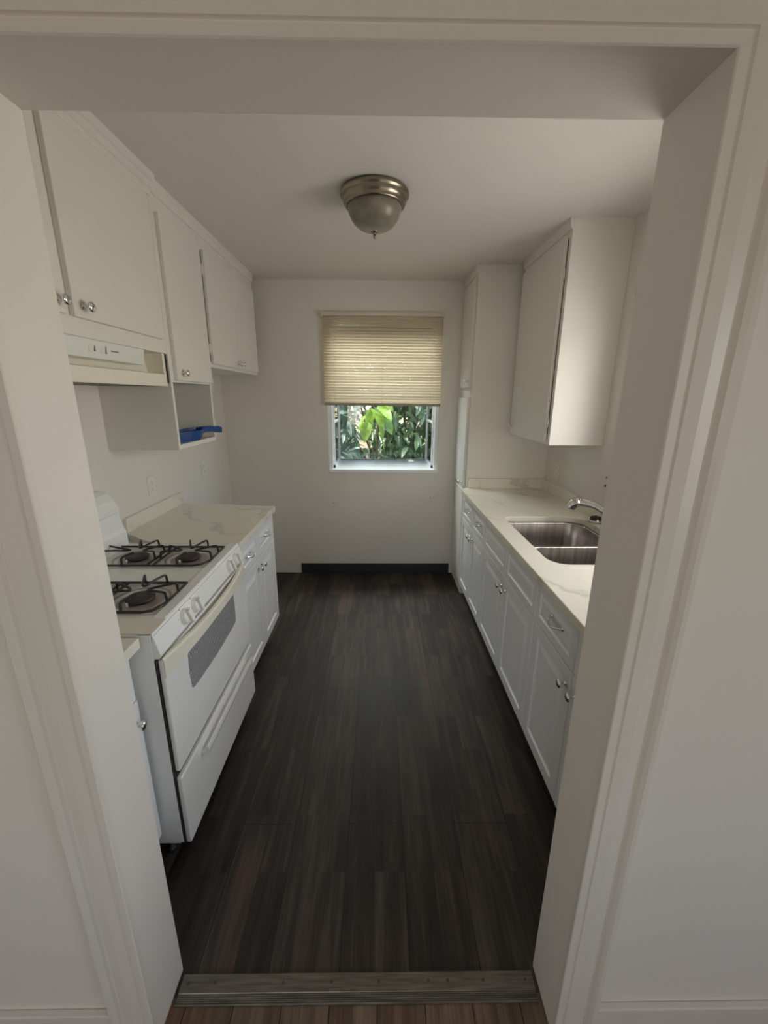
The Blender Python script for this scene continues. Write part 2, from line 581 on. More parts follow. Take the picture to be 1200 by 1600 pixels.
# ------------------------------------------------------------------ the room shell
CEIL = 2.48
XL, XR, YF = -1.31, 1.30, 3.60
DL, DR, DY0, DY1, DH = -0.562, 0.455, 0.671, 0.80, 2.03

box('floor', (XL - 0.12, XR + 0.12, 0.742, YF + 0.12, -0.05, 0.0), M['floor'], kind='structure')
box('floor', (-3.2, 2.6, -3.2, 0.742, -0.05, 0.0), M['floor2'], kind='structure')
box('ceiling', (XL - 0.12, XR + 0.12, DY0 + 0.02, YF + 0.12, CEIL, CEIL + 0.08), M['ceil'], kind='structure')
box('ceiling', (-3.2, 2.6, -3.2, DY0 + 0.02, CEIL, CEIL + 0.08), M['ceil'], kind='structure')
box('wall_left', (XL - 0.12, XL, DY1 - 0.01, YF + 0.12, 0, CEIL), M['wall'], kind='structure')
SWY0, SWY1, SWZ0, SWZ1 = 1.16, 2.06, 1.10, 1.95
bm = bmesh.new()
bx(bm, XR, XR + 0.12, DY1 - 0.01, SWY0, 0, CEIL); bx(bm, XR, XR + 0.12, SWY1, YF + 0.12, 0, CEIL)
bx(bm, XR, XR + 0.12, SWY0, SWY1, 0, SWZ0); bx(bm, XR, XR + 0.12, SWY0, SWY1, SWZ1, CEIL)
bmesh.ops.remove_doubles(bm, verts=bm.verts, dist=1e-5)
obj('wall_right', bm, M['wall'], kind='structure')
bm = bmesh.new()
for (a_, b_) in ((SWY0, SWY0 + 0.03), (SWY1 - 0.03, SWY1)):
    bx(bm, XR + 0.085, XR + 0.115, a_, b_, SWZ0, SWZ1)
bx(bm, XR + 0.085, XR + 0.115, SWY0, SWY1, SWZ0, SWZ0 + 0.03); bx(bm, XR + 0.085, XR + 0.115, SWY0, SWY1, SWZ1 - 0.03, SWZ1)
obj('window_2', bm, M['vinylwin'], kind='structure')
# far wall with the window opening
WX0, WX1, WZ0, WZ1 = -0.435, 0.518, 0.985, 2.20
bm = bmesh.new()
plate(bm, [(XL, 0), (XR, 0), (XR, CEIL), (XL, CEIL)], [[(WX0, WZ0 - 0.028), (WX1, WZ0 - 0.028), (WX1, WZ1), (WX0, WZ1)]], YF, YF + 0.14, 'y')
obj('wall_back', bm, M['wall'], kind='structure')
# wall with the doorway
bm = bmesh.new()
plate(bm, [(-3.2, 0), (DL, 0), (DL, DH), (DR, DH), (DR, 0), (2.6, 0), (2.6, CEIL), (-3.2, CEIL)], [], DY0, DY1, 'y')
obj('wall_front', bm, M['wall'], kind='structure')
# living room walls behind the camera, with their window openings
bm = bmesh.new()
plate(bm, [(-3.2, 0), (2.6, 0), (2.6, CEIL), (-3.2, CEIL)], [[(-1.65, 0.8), (-0.45, 0.8), (-0.45, 2.1), (-1.65, 2.1)]], -3.2, -3.08, 'y')
obj('wall_rear', bm, M['wall'], kind='structure')
box('wall_far_left', (-3.32, -3.2, -3.2, DY1, 0, CEIL), M['wall'], kind='structure')
bm = bmesh.new()
bx(bm, 2.48, 2.6, -3.08, -2.1, 0, CEIL); bx(bm, 2.48, 2.6, -0.5, DY0, 0, CEIL)
bx(bm, 2.48, 2.6, -2.1, -0.5, 0, 0.75); bx(bm, 2.48, 2.6, -2.1, -0.5, 2.15, CEIL)
obj('wall_far_right', bm, M['wall'], kind='structure')

# doorway casing, a moulded profile mitred round the opening: (distance from the opening, depth)
CAS = [(0.0, 0.0), (0.0, 0.013), (0.002, 0.015), (0.016, 0.015), (0.018, 0.012), (0.0195, 0.012), (0.022, 0.016), (0.045, 0.018),
       (0.066, 0.016), (0.070, 0.0125), (0.073, 0.013), (0.077, 0.020), (0.084, 0.025), (0.092, 0.026), (0.098, 0.021), (0.101, 0.0)]
bm = bmesh.new()
path = []
for a, d in CAS:
    y = DY0 - d
    path.append([(DL - a, y, 0.0), (DL - a, y, DH + a), (DR + a, y, DH + a), (DR + a, y, 0.0)])
vs = [[bm.verts.new(p) for p in L] for L in path]
for a, b in zip(vs, vs[1:]):
    for k in range(3):
        bm.faces.new((a[k], a[k + 1], b[k + 1], b[k]))
obj('trim_1', bm, M['trim'], kind='structure')

# baseboards
def base(name, dims, mat, bevel=0.003):
    return box(name, dims, mat, kind='structure', bevel=bevel)


base('baseboard_back', (-0.72, 0.66, YF - 0.012, YF, 0, 0.095), M['vinyl'])
base('baseboard_front_left', (-3.2, DL - 0.101, DY0 - 0.016, DY0, 0, 0.115), M['trim'])
base('baseboard_front_right', (DR + 0.101, 2.48, DY0 - 0.016, DY0, 0, 0.115), M['trim'])
# short quarter-round ends at the kitchen side of the jambs
# metal threshold strip
t = thing('threshold_strip', 'ridged grey metal threshold strip screwed across the doorway floor', 'threshold', (-0.05, 0.755, 0))
bm = bmesh.new()
prof = [(0.722, 0.0), (0.722, 0.002)]
for k in range(5):
    y = 0.7235 + k * 0.0040
    prof += [(y, 0.0025 + k * 0.0006), (y + 0.0012, 0.0045 + k * 0.0006), (y + 0.0028, 0.0045 + k * 0.0006), (y + 0.0038, 0.0030 + k * 0.0006)]
prof += [(0.7445, 0.0062), (0.746, 0.0080), (0.784, 0.0080), (0.786, 0.0066), (0.786, 0.0)]
prism(bm, prof, 'x', DL + 0.012, DR - 0.012)
mth = new_mat('worn_bronze_aluminium', (0.16, 0.14, 0.12), 0.42, 0.7)
n = noise(mth, mapped(mth, (3, 40, 1)), 3, 4)
lk(mth, ramp(mth, n.outputs[0], [(0.3, (0.11, 0.095, 0.08)), (0.7, (0.23, 0.205, 0.18))]), bsdf(mth).inputs['Base Color'])
obj('strip', bm, mth, t)
for i, x in enumerate((-0.53, -0.455, -0.265, -0.13, 0.005, 0.145, 0.20, 0.30, 0.42)):
    bm = bmesh.new()
    lathe(bm, [(0, 0.0078), (0.0042, 0.0078), (0.0036, 0.0092), (0, 0.0096)], (x, 0.766, 0), seg=12)
    obj('screw', bm, M['slot'], t)

# ------------------------------------------------------------------ garden window (box window) in the far wall
win = bpy.data.objects.new('window_1', None); COL.objects.link(win); win.location = (0.04, 3.74, WZ0); win['kind'] = 'structure'
WD = 4.15
bm = bmesh.new()
f = 0.035
for x in (WX0, WX1 - f):
    bx(bm, x, x + f, 3.62, 3.67, WZ0, WZ1)
bx(bm, WX0, WX1, 3.62, 3.67, WZ1 - f, WZ1)
obj('window_frame', bm, M['vinylwin'], win, 0.003)
box('window_sill', (WX0 - 0.0, WX1 + 0.0, 3.585, WD + 0.03, WZ0 - 0.03, WZ0), M['vinylwin'], win, 0.003)
bm = bmesh.new()
for x in (WX0 + 0.028, WX1 - 0.028 - 0.022):
    bx(bm, x, x + 0.022, WD - 0.022, WD + 0.012, WZ0, 1.98)          # front posts
    bx(bm, x, x + 0.022, 3.67, WD - 0.022, WZ0, WZ0 + 0.028)          # side bottom rails
    bx(bm, x, x + 0.022, 3.67, 3.70, WZ0, 2.15)
    bx(bm, x - 0.002, x + 0.024, 3.69, WD - 0.02, 1.375, 1.395)       # side bar
    bx(bm, x, x + 0.022, 3.67, WD - 0.022, 1.96, 1.985)
obj('side_frame', bm, M['vinylwin'], win, 0.002)
bm = bmesh.new()
bx(bm, WX0 + 0.028, WX1 - 0.028, WD - 0.01, WD + 0.012, WZ0, WZ0 + 0.012)
bx(bm, WX0 + 0.028, WX1 - 0.028, WD - 0.01, WD + 0.012, 1.96, 1.985)
obj('front_rail', bm, new_mat('grey_glazing_bead', (0.25, 0.27, 0.26), 0.4), win, 0.002)
box('front_pane', (WX0 + 0.05, WX1 - 0.05, WD - 0.001, WD + 0.002, WZ0 + 0.012, 1.96), M['glass'], win)
for x in (WX0 + 0.038, WX1 - 0.038):
    box('side_pane', (x - 0.001, x + 0.001, 3.70, WD - 0.022, WZ0 + 0.028, 1.96), M['glass'], win)
bm = bmesh.new()
prism(bm, [(3.67, 2.16), (WD + 0.01, 1.985), (WD + 0.01, 1.988), (3.67, 2.163)], 'x', WX0 + 0.028, WX1 - 0.028)
obj('top_pane', bm, M['glass'], win)
for x in (WX0 + 0.036, WX1 - 0.036):
    bm = bmesh.new(); bx(bm, x - 0.006, x + 0.006, 3.72, 3.75, WZ0 + 0.02, WZ0 + 0.05); bx(bm, x - 0.006, x + 0.006, 3.70, 3.72, 1.34, 1.37)
    obj('latch', bm, M['alu'], win, 0.002)

# ------------------------------------------------------------------ mini blind
bl = thing('window_blind', 'cream horizontal mini blind half lowered over the window', 'blind', (0.035, 3.565, 2.25))
BX0, BX1 = -0.452, 0.512
bm = bmesh.new(); bx(bm, BX0 - 0.004, BX1 + 0.006, 3.548, 3.575, 2.215, 2.243)
obj('headrail', bm, M['rail'], bl, 0.002)
NS = 31
for i in range(NS):
    zc = 2.203 - i * (2.203 - 1.562) / (NS - 1)
    bm = bmesh.new()
    random.seed(i)
    ty = math.radians(60 + random.uniform(-4, 4))
    dz_l = 0.0; dz_r = -0.006 * (i / NS)
    c = 0.0125
    rows = []
    for k in range(5):
        s = (k / 4 - 0.5) * 2
        a = s * c
        b = 0.0030 * (1 - s * s)
        y = 3.562 + a * math.cos(ty) - b * math.sin(ty)
        z = zc + a * math.sin(ty) + b * math.cos(ty)
        row = []
        for j in range(13):
            u = j / 12
            sag = 0.0012 * math.sin(u * PI * 3 + i) * (i / NS)
            row.append(bm.verts.new((BX0 + (BX1 - BX0) * u, y, z + dz_l * (1 - u) + dz_r * u + sag)))
        rows.append(row)
    for r0, r1 in zip(rows, rows[1:]):
        for j in range(12):
            f_ = bm.faces.new((r0[j], r0[j + 1], r1[j + 1], r1[j])); f_.smooth = True
    obj('slat', bm, M['slat'], bl)
bm = bmesh.new()
prism(bm, [(3.549, 1.530), (3.547, 1.538), (3.549, 1.548), (3.553, 1.554), (3.571, 1.554), (3.575, 1.548), (3.575, 1.530)], 'x', BX0 + 0.002, BX1 + 0.002)
for v_ in bm.verts: v_.co.z -= 0.006 * (v_.co.x - BX0) / (BX1 - BX0)
obj('bottom_rail', bm, M['railbot'], bl, 0.001)
for x in (BX0 + 0.09, 0.03, BX1 - 0.09):
    bm = bmesh.new()
    tube(bm, [(x, 3.549, 2.22), (x, 3.549, 1.545)], 0.0007, 5)
    tube(bm, [(x, 3.5745, 2.22), (x, 3.5745, 1.545)], 0.0007, 5)
    obj('ladder_cord', bm, M['cord'], bl)
for x in (BX0, BX1):
    box('bracket', (x - 0.007, x + 0.007, 3.545, 3.60, 2.205, 2.247), M['rail'], bl, 0.001)

# ------------------------------------------------------------------ ceiling light
LX, LY = -0.0215, 2.15
cl = thing('ceiling_light', 'round flush ceiling light with brushed nickel ring and frosted bowl', 'ceiling light', (LX, LY, CEIL))
bm = bmesh.new()
lathe(bm, [(0.0, CEIL), (0.138, CEIL), (0.150, CEIL - 0.004), (0.154, CEIL - 0.012), (0.153, CEIL - 0.020), (0.146, CEIL - 0.024), (0.147, CEIL - 0.030),
           (0.141, CEIL - 0.044), (0.134, CEIL - 0.052), (0.135, CEIL - 0.057), (0.128, CEIL - 0.064), (0.124, CEIL - 0.063), (0.122, CEIL - 0.05), (0, CEIL - 0.045)], (LX, LY, 0), seg=64)
obj('ring', bm, M['nickel'], cl)
bm = bmesh.new()
pr = [(0.122, CEIL - 0.058)]
for k in range(1, 13):
    a = k / 12 * PI / 2
    pr.append((0.122 * math.cos(a) ** 0.8 if k < 12 else 0.0, CEIL - 0.058 - 0.100 * math.sin(a) ** 1.15))
lathe(bm, pr, (LX, LY, 0), seg=64)
obj('bowl', bm, M['alabaster'], cl)
bm = bmesh.new()
lathe(bm, [(0, -0.150), (0.019, -0.152), (0.020, -0.156), (0.012, -0.161), (0.007, -0.164), (0.0055, -0.170), (0.0075, -0.174), (0.0060, -0.182), (0, -0.186)], (LX, LY, CEIL), seg=20)
obj('finial', bm, M['nickel'], cl)

# ------------------------------------------------------------------ outlets
def outlet(name, x, side, y, z, label, kind):
    t = thing(name, label, 'outlet', (x, y, z), None)
    bm = bmesh.new(); bx(bm, x, x + side * 0.005, y - 0.036, y + 0.036, z - 0.058, z + 0.058)
    obj('face_plate', bm, M['plate'], t, 0.002)
    if kind == 'duplex':
        for dz in (-0.021, 0.021):
            bm = bmesh.new()
            prism(bm, rrect(y - 0.016, y + 0.016, z + dz - 0.014, z + dz + 0.014, 0.008, 4), 'x', x + side * 0.004, x + side * 0.0075)
            rc = obj('receptacle', bm, M['plate'], t)
            for dy in (-0.006, 0.006):
                box('slot', (x + side * 0.0070, x + side * 0.0080, y + dy - 0.001, y + dy + 0.001, z + dz, z + dz + 0.008), M['slot'], rc)
            box('slot', (x + side * 0.0070, x + side * 0.0080, y - 0.002, y + 0.002, z + dz - 0.008, z + dz - 0.004), M['slot'], rc)
    elif kind == 'decora':
        bm = bmesh.new(); bx(bm, x + side * 0.004, x + side * 0.008, y - 0.017, y + 0.017, z - 0.034, z + 0.034)
        rc = obj('receptacle', bm, M['plate'], t, 0.001)
        for dz in (-0.02, 0.02):
            for dy in (-0.006, 0.006):
                box('slot', (x + side * 0.0075, x + side * 0.0085, y + dy - 0.001, y + dy + 0.001, z + dz, z + dz + 0.008), M['slot'], rc)
            box('slot', (x + side * 0.0075, x + side * 0.0085, y - 0.002, y + 0.002, z + dz - 0.008, z + dz - 0.004), M['slot'], rc)
    return t


outlet('wall_outlet', XL, 1, 2.34, 1.095, 'white wall outlet above the left worktop backsplash, nearer the stove', 'decora')
outlet('wall_outlet', XL, 1, 3.07, 1.075, 'white wall outlet on the left wall past the backsplash, near the window wall', 'duplex')
outlet('wall_outlet', XR, -1, 2.95, 1.09, 'white wall outlet above the right worktop, below the right wall cabinet', 'duplex')

# ------------------------------------------------------------------ left wall cabinets
UX = -0.968
wc = thing('wall_cabinet', 'cream painted wall cabinet with wide door above the range hood', 'cabinet', (-1.14, 1.4, 1.78))
bm = bmesh.new(); bx(bm, XL, UX - 0.0, DY1, 2.0205, 1.782, CEIL)
obj('body', bm, M['cab'], wc, 0.002)
for (y0, y1) in ((0.83, 1.388), (1.418, 1.972)):
    bm = bmesh.new(); bx(bm, UX, UX + 0.019, y0, y1, 1.838, 2.395)
    d = obj('door', bm, M['cab'], wc, 0.003)
    if y0 > 1: knob(UX + 0.019, 1, 1.462, 1.872, d, s=1.05)
    else: knob(UX + 0.019, 1, 1.352, 1.872, d, s=1.05)
    hy = 1.978 if y0 > 1 else 0.825
    hinge(UX + 0.006, 1, hy, 1.90, d); hinge(UX + 0.006, 1, hy, 2.33, d)
# stepped moulding along the top of that cabinet
bm = bmesh.new()
prism(bm, [(UX, 2.405), (UX + 0.006, 2.405), (UX + 0.010, 2.414), (UX + 0.010, 2.426), (UX + 0.016, 2.430), (UX + 0.020, 2.440), (UX + 0.022, 2.450), (UX + 0.030, 2.455), (UX + 0.034, 2.466), (UX + 0.036, CEIL), (UX, CEIL)], 'y', DY1, 2.03)
obj('crown_moulding', bm, M['cab'], wc)

wc = thing('wall_cabinet', 'cream narrow wall cabinet with one door and open cubby below', 'cabinet', (-1.14, 2.25, 1.34))
bm = bmesh.new()
y0, y1 = 2.022, 2.50
bx(bm, XL, UX, y0, y1, 1.66, CEIL)
bx(bm, XL, UX, y0, y0 + 0.02, 1.345, 1.66); bx(bm, XL, UX, y1 - 0.02, y1, 1.345, 1.66)
bx(bm, XL, UX, y0 + 0.02, y1 - 0.02, 1.345, 1.368)
obj('body', bm, M['cab'], wc, 0.0015)
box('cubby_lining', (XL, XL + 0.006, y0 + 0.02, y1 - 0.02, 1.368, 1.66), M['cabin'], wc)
bm = bmesh.new(); bx(bm, UX, UX + 0.019, 2.058, 2.478, 1.668, 2.36)
d = obj('door', bm, M['cab'], wc, 0.003)
knob(UX + 0.019, 1, 2.115, 1.705, d)
hinge(UX + 0.008, 1, 2.482, 1.79, d); hinge(UX + 0.008, 1, 2.482, 2.25, d)
bm = bmesh.new()
prism(bm, [(UX, 2.425), (UX + 0.008, 2.425), (UX + 0.014, 2.445), (UX + 0.016, CEIL), (UX, CEIL)], 'y', 2.035, 2.5)
obj('top_moulding', bm, M['cab'], wc)

wc = thing('wall_cabinet', 'cream double-door wall cabinet at the far left beside the window wall', 'cabinet', (-1.14, 3.0, 1.755))
bm = bmesh.new(); bx(bm, XL, UX, 2.502, 3.47, 1.758, CEIL)
obj('body', bm, M['cab'], wc, 0.002)
for (y0, y1, ky) in ((2.53, 2.983, 2.955), (2.986, 3.44, 3.014)):
    bm = bmesh.new(); bx(bm, UX, UX + 0.019, y0, y1, 1.778, 2.36)
    d = obj('door', bm, M['cab'], wc, 0.003)
    knob(UX + 0.019, 1, ky, 1.808, d)
    hy = y0 - 0.006 if ky < 2.98 else y1 + 0.006
    hinge(UX + 0.008, 1, hy, 1.86, d); hinge(UX + 0.008, 1, hy, 2.26, d)
bm = bmesh.new()
prism(bm, [(UX, 2.425), (UX + 0.008, 2.425), (UX + 0.014, 2.445), (UX + 0.016, CEIL), (UX, CEIL)], 'y', 2.502, 3.47)
obj('top_moulding', bm, M['cab'], wc)

box('door_shadow_strip', (UX - 0.001, UX + 0.001, 2.5235, 2.5285, 1.79, 2.355), M['gapshade'], wc)  # dark strip in place of the shade at the door edge
# blue scoop in the cubby
bm = bmesh.new()
# tray: tapering bowl loft along y, then a raised handle
secs = []
for k in range(17):
    u = k / 16
    y = 2.055 + u * 0.415
    if u < 0.5:
        w = 0.075; h0 = 0.0; h1 = 0.052
    else:
        s = min(1, (u - 0.5) / 0.22); s = s * s * (3 - 2 * s)
        w = 0.075 - 0.052 * s; h0 = 0.036 * s; h1 = 0.052 + 0.012 * s
    if k == 16: h0 -= 0.012; h1 -= 0.012
    secs.append((y, w, h0, h1))
zz = 1.3685
prev = None
for (y, w, h0, h1) in secs:
    cxs = -1.055 + 0.115 * max(0, (y - 2.2) / 0.27)
    ring = [bm.verts.new((cxs + w * a, y, zz + b)) for a, b in ((-0.8, h0), (0.8, h0), (1.0, h1), (0.9, h1), (0.72, h0 + 0.004), (-0.72, h0 + 0.004), (-0.9, h1), (-1.0, h1))]
    if prev:
        for k in range(8):
            bm.faces.new((prev[k], prev[(k + 1) % 8], ring[(k + 1) % 8], ring[k]))
    else:
        bm.faces.new((ring[0], ring[1], ring[2], ring[7])) if False else None
        first = ring
    prev = ring
for r_ in (first, prev):
    bm.faces.new((r_[0], r_[1], r_[4], r_[5])); bm.faces.new((r_[1], r_[2], r_[3], r_[4])); bm.faces.new((r_[0], r_[5], r_[6], r_[7]))
bx(bm, -1.055 - 0.062, -1.055 + 0.062, 2.053, 2.058, zz, zz + 0.052)
tag(obj('plastic_scoop', bm, M['blue'], None, 0.002), 'blue plastic scoop with raised handle lying in the open cubby', 'scoop')

# ------------------------------------------------------------------ range hood
rh = thing('range_hood', 'white under-cabinet range hood with switch panel and cream front lip', 'range hood', (-1.14, 1.4, 1.64))
HY0, HY1 = 0.99, 1.995
bm = bmesh.new()
prism(bm, [(XL, 1.64), (UX - 0.002, 1.64), (UX - 0.002, 1.692), (-1.045, 1.700), (-1.06, 1.782), (XL, 1.782)], 'y', HY0, HY1)
obj('canopy', bm, M['hoodlip'], rh, 0.002)
bm = bmesh.new()
prism(bm, [(-1.06, 1.782), (-0.975, 1.782), (-0.985, 1.722), (-1.055, 1.722)], 'y', HY0, 1.84)
fp = obj('switch_panel', bm, M['hoodface'], rh, 0.0015)
bm = bmesh.new()
bx(bm, XL + 0.03, UX - 0.02, HY0 + 0.03, HY1 - 0.03, 1.6395, 1.6405)
obj('grease_filter', bm, new_mat('hood_filter', (0.10, 0.095, 0.085), 0.5), rh)
box('end_plate', (-1.06, UX - 0.004, 1.978, 1.998, 1.69, 1.782), M['hoodlip'], rh, 0.0015)
box('painted_gap_shade', (-1.25, UX - 0.008, 1.9985, 2.0215, 1.655, 1.781), M['gapshade'], rh)  # black block standing in for the shade of an open slot
for y, w in ((1.50, 0.022), (1.562, 0.022)):
    xx = -0.980
    bm = bmesh.new(); bx(bm, xx - 0.006, xx + 0.003, y, y + w, 1.742, 1.766)
    obj('rocker_switch', bm, M['plate'], rh, 0.002)
for d_ in ((1.527, 1.532, 1.745, 1.764), (1.588, 1.593, 1.742, 1.768), (1.622, 1.662, 1.752, 1.757)):
    box('switch_print', (-0.984, -0.9770) + d_, M['print'], rh)

# ------------------------------------------------------------------ left base cabinets and worktops
CT0, CT1 = 0.882, 0.916          # worktop underside and top
bc = thing('base_cabinet', 'white raised-panel base cabinet left, between the stove and the window wall', 'cabinet', (-1.0, 2.22, 0))
FX = -0.705
bm = bmesh.new(); bx(bm, XL + 0.03, FX, 1.868, 2.565, 0.135, CT0)
obj('body', bm, M['foilbody'], bc, 0.001)
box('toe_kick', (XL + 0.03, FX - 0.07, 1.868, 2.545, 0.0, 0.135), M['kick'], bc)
for i, (y0, y1) in enumerate(((1.872, 2.214), (2.219, 2.563))):
    d = panel('drawer', FX, 1, y0, y1, 0.712, 0.872, 0.02, RAISED_D, M['foil'], bc)
    pull(FX + 0.019, 1, (y0 + y1) / 2 - 0.01, 0.800, 0.085, d)
    d = panel('door', FX, 1, y0, y1, 0.140, 0.706, 0.02, RAISED, M['foil'], bc)
    knob(FX + 0.02, 1, 2.185 if i == 0 else 2.25, 0.655, d)

bc = thing('base_cabinet', 'white base cabinet at the lower left, between the doorway and the stove', 'cabinet', (-1.0, 0.94, 0))
FX2 = -0.752
bm = bmesh.new(); bx(bm, XL + 0.03, FX2, DY1 + 0.002, 1.068, 0.13, CT0)
obj('body', bm, M['foilbody'], bc, 0.001)
box('toe_kick', (XL + 0.03, FX2 - 0.07, DY1 + 0.002, 1.068, 0.0, 0.13), M['kick'], bc)
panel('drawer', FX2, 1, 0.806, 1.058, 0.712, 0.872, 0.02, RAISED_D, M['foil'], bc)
d = panel('door', FX2, 1, 0.806, 1.064, 0.165, 0.706, 0.02, RAISED, M['foil'], bc)
knob(FX2 + 0.02, 1, 1.035, 0.640, d)


def rounded_top(name, outer, label, parent_bs=None, **k):
    t = thing(name, label, 'worktop', (sum(p[0] for p in outer) / len(outer), sum(p[1] for p in outer) / len(outer), CT0))
    bm = bmesh.new(); plate(bm, outer, k.get('holes', []), CT0, CT1)
    obj('slab', bm, M['quartz'], t, 0.0035)
    return t


ol = [(-0.665, 1.872), (-0.665, 2.582), (XL, 2.66), (XL, 1.97)]
ol = [(-0.668, 1.875), (-0.668, 2.582), (XL + 0.001, 2.660), (XL + 0.001, 2.03), (-1.25, 2.0), (-1.19, 1.95), (-1.10, 1.895), (-1.03, 1.875)]
ct = rounded_top('worktop', ol, 'cream quartz worktop on the left, between the stove and the window wall')
bm = bmesh.new(); bx(bm, XL + 0.001, XL + 0.021, 2.03, 2.662, CT1, 0.990)
obj('backsplash', bm, M['quartz'], ct, 0.001)
rounded_top('worktop', [(XL + 0.001, DY1 + 0.001), (-0.70, DY1 + 0.001), (-0.70, 1.072), (XL + 0.001, 1.072)], 'small cream quartz worktop end at the lower left, between the doorway and the stove')

# ------------------------------------------------------------------ gas range
SY0, SY1, SX = 1.085, 1.862, -0.664
gr = thing('gas_range', 'white freestanding gas range with black grates and oven door', 'stove', (-0.98, 1.47, 0))
bm = bmesh.new(); bx(bm, XL + 0.02, SX - 0.018, SY0, SY1, 0.09, 0.900)
obj('body', bm, M['enamel'], gr, 0.003)
for x in (XL + 0.08, SX - 0.09):
    for y in (SY0 + 0.05, SY1 - 0.05):
        bm = bmesh.new(); lathe(bm, [(0, 0), (0.018, 0), (0.018, 0.01), (0.009, 0.014), (0.009, 0.092), (0, 0.092)], (x, y, 0), seg=14)
        obj('foot', bm, M['rubber'], gr)
# cooktop sheet with two pressed wells
NX, NY = 90, 110
X0, X1 = -1.245, -0.672
bm = bmesh.new()
BUR = [(-1.053, 1.695), (-0.828, 1.695), (-1.053, 1.312), (-0.828, 1.312)]
def well(x, y):
    z = 0.920
    for cy in (1.695, 1.312):
        dx = max(0.0, abs(x + 0.955) - 0.225); dy = max(0.0, abs(y - cy) - 0.098)
        d_ = math.hypot(dx, dy)
        s = max(0, min(1, 1 - d_ / 0.022)); s = s * s * (3 - 2 * s)
        z -= 0.007 * s
    for (bx_, by_) in BUR:
        d_ = math.hypot(x - bx_, y - by_)
        s = max(0, min(1, (0.088 - d_) / 0.02)); s = s * s * (3 - 2 * s)
        z -= 0.006 * s
    return z
g = [[bm.verts.new((X0 + (X1 - X0) * i / NX, SY0 - 0.002 + (SY1 - SY0 + 0.004) * j / NY, 0)) for j in range(NY + 1)] for i in range(NX + 1)]
for row in g:
    for v_ in row: v_.co.z = well(v_.co.x, v_.co.y)
for i in range(NX):
    for j in range(NY):
        f_ = bm.faces.new((g[i][j], g[i + 1][j], g[i + 1][j + 1], g[i][j + 1])); f_.smooth = True
per = [g[i][0] for i in range(NX)] + [g[NX][j] for j in range(NY)] + [g[i][NY] for i in range(NX, 0, -1)] + [g[0][j] for j in range(NY, 0, -1)]
low = [bm.verts.new((v_.co.x, v_.co.y, 0.893)) for v_ in per]
for k in range(len(per)):
    bm.faces.new((per[k], per[(k + 1) % len(per)], low[(k + 1) % len(low)], low[k]))
mtop = new_mat('cooktop_enamel', (0.80, 0.79, 0.75), 0.14, coat=0.3)
obj('cooktop', bm, mtop, gr)
# yellowed side strips of the cooktop
bm = bmesh.new(); bx(bm, X0, -0.668, SY0 - 0.003, SY0 + 0.085, 0.9195, 0.9225)
obj('side_trim', bm, M['cream'], gr, 0.001)
for (bx_, by_) in BUR:
    bm = bmesh.new()
    lathe(bm, [(0.0, 0.9075), (0.078, 0.9075), (0.088, 0.9085), (0.094, 0.9125), (0.096, 0.9155), (0.090, 0.9145), (0.084, 0.9105), (0.076, 0.9090), (0.046, 0.9088), (0.0, 0.9088)], (bx_, by_, 0), seg=40)
    p_ = obj('burner_pan', bm, M['pan'], gr)
    bm = bmesh.new()
    lathe(bm, [(0, 0.908), (0.034, 0.908), (0.037, 0.915), (0.046, 0.917), (0.047, 0.922), (0.044, 0.927), (0.030, 0.929), (0.0, 0.929)], (bx_, by_, 0), seg=36)
    b_ = obj('burner', bm, M['cap'], gr)
    bm = bmesh.new()
    lathe(bm, [(0, 0.912), (0.004, 0.912), (0.004, 0.922), (0.0025, 0.925), (0, 0.925)], (bx_ - 0.02, by_ - 0.048, 0), seg=10)
    obj('igniter', bm, M['plate'], b_)
def smooth(pts, n=5):
    pts = [Vector(p) for p in pts]
    out = []
    for i in range(len(pts) - 1):
        p0, p1, p2, p3 = pts[max(i - 1, 0)], pts[i], pts[i + 1], pts[min(i + 2, len(pts) - 1)]
        for k in range(n):
            t_ = k / n
            out.append(0.5 * ((2 * p1) + (p2 - p0) * t_ + (2 * p0 - 5 * p1 + 4 * p2 - p3) * t_ ** 2 + (3 * p1 - p0 - 3 * p2 + p3) * t_ ** 3))
    out.append(pts[-1])
    return out


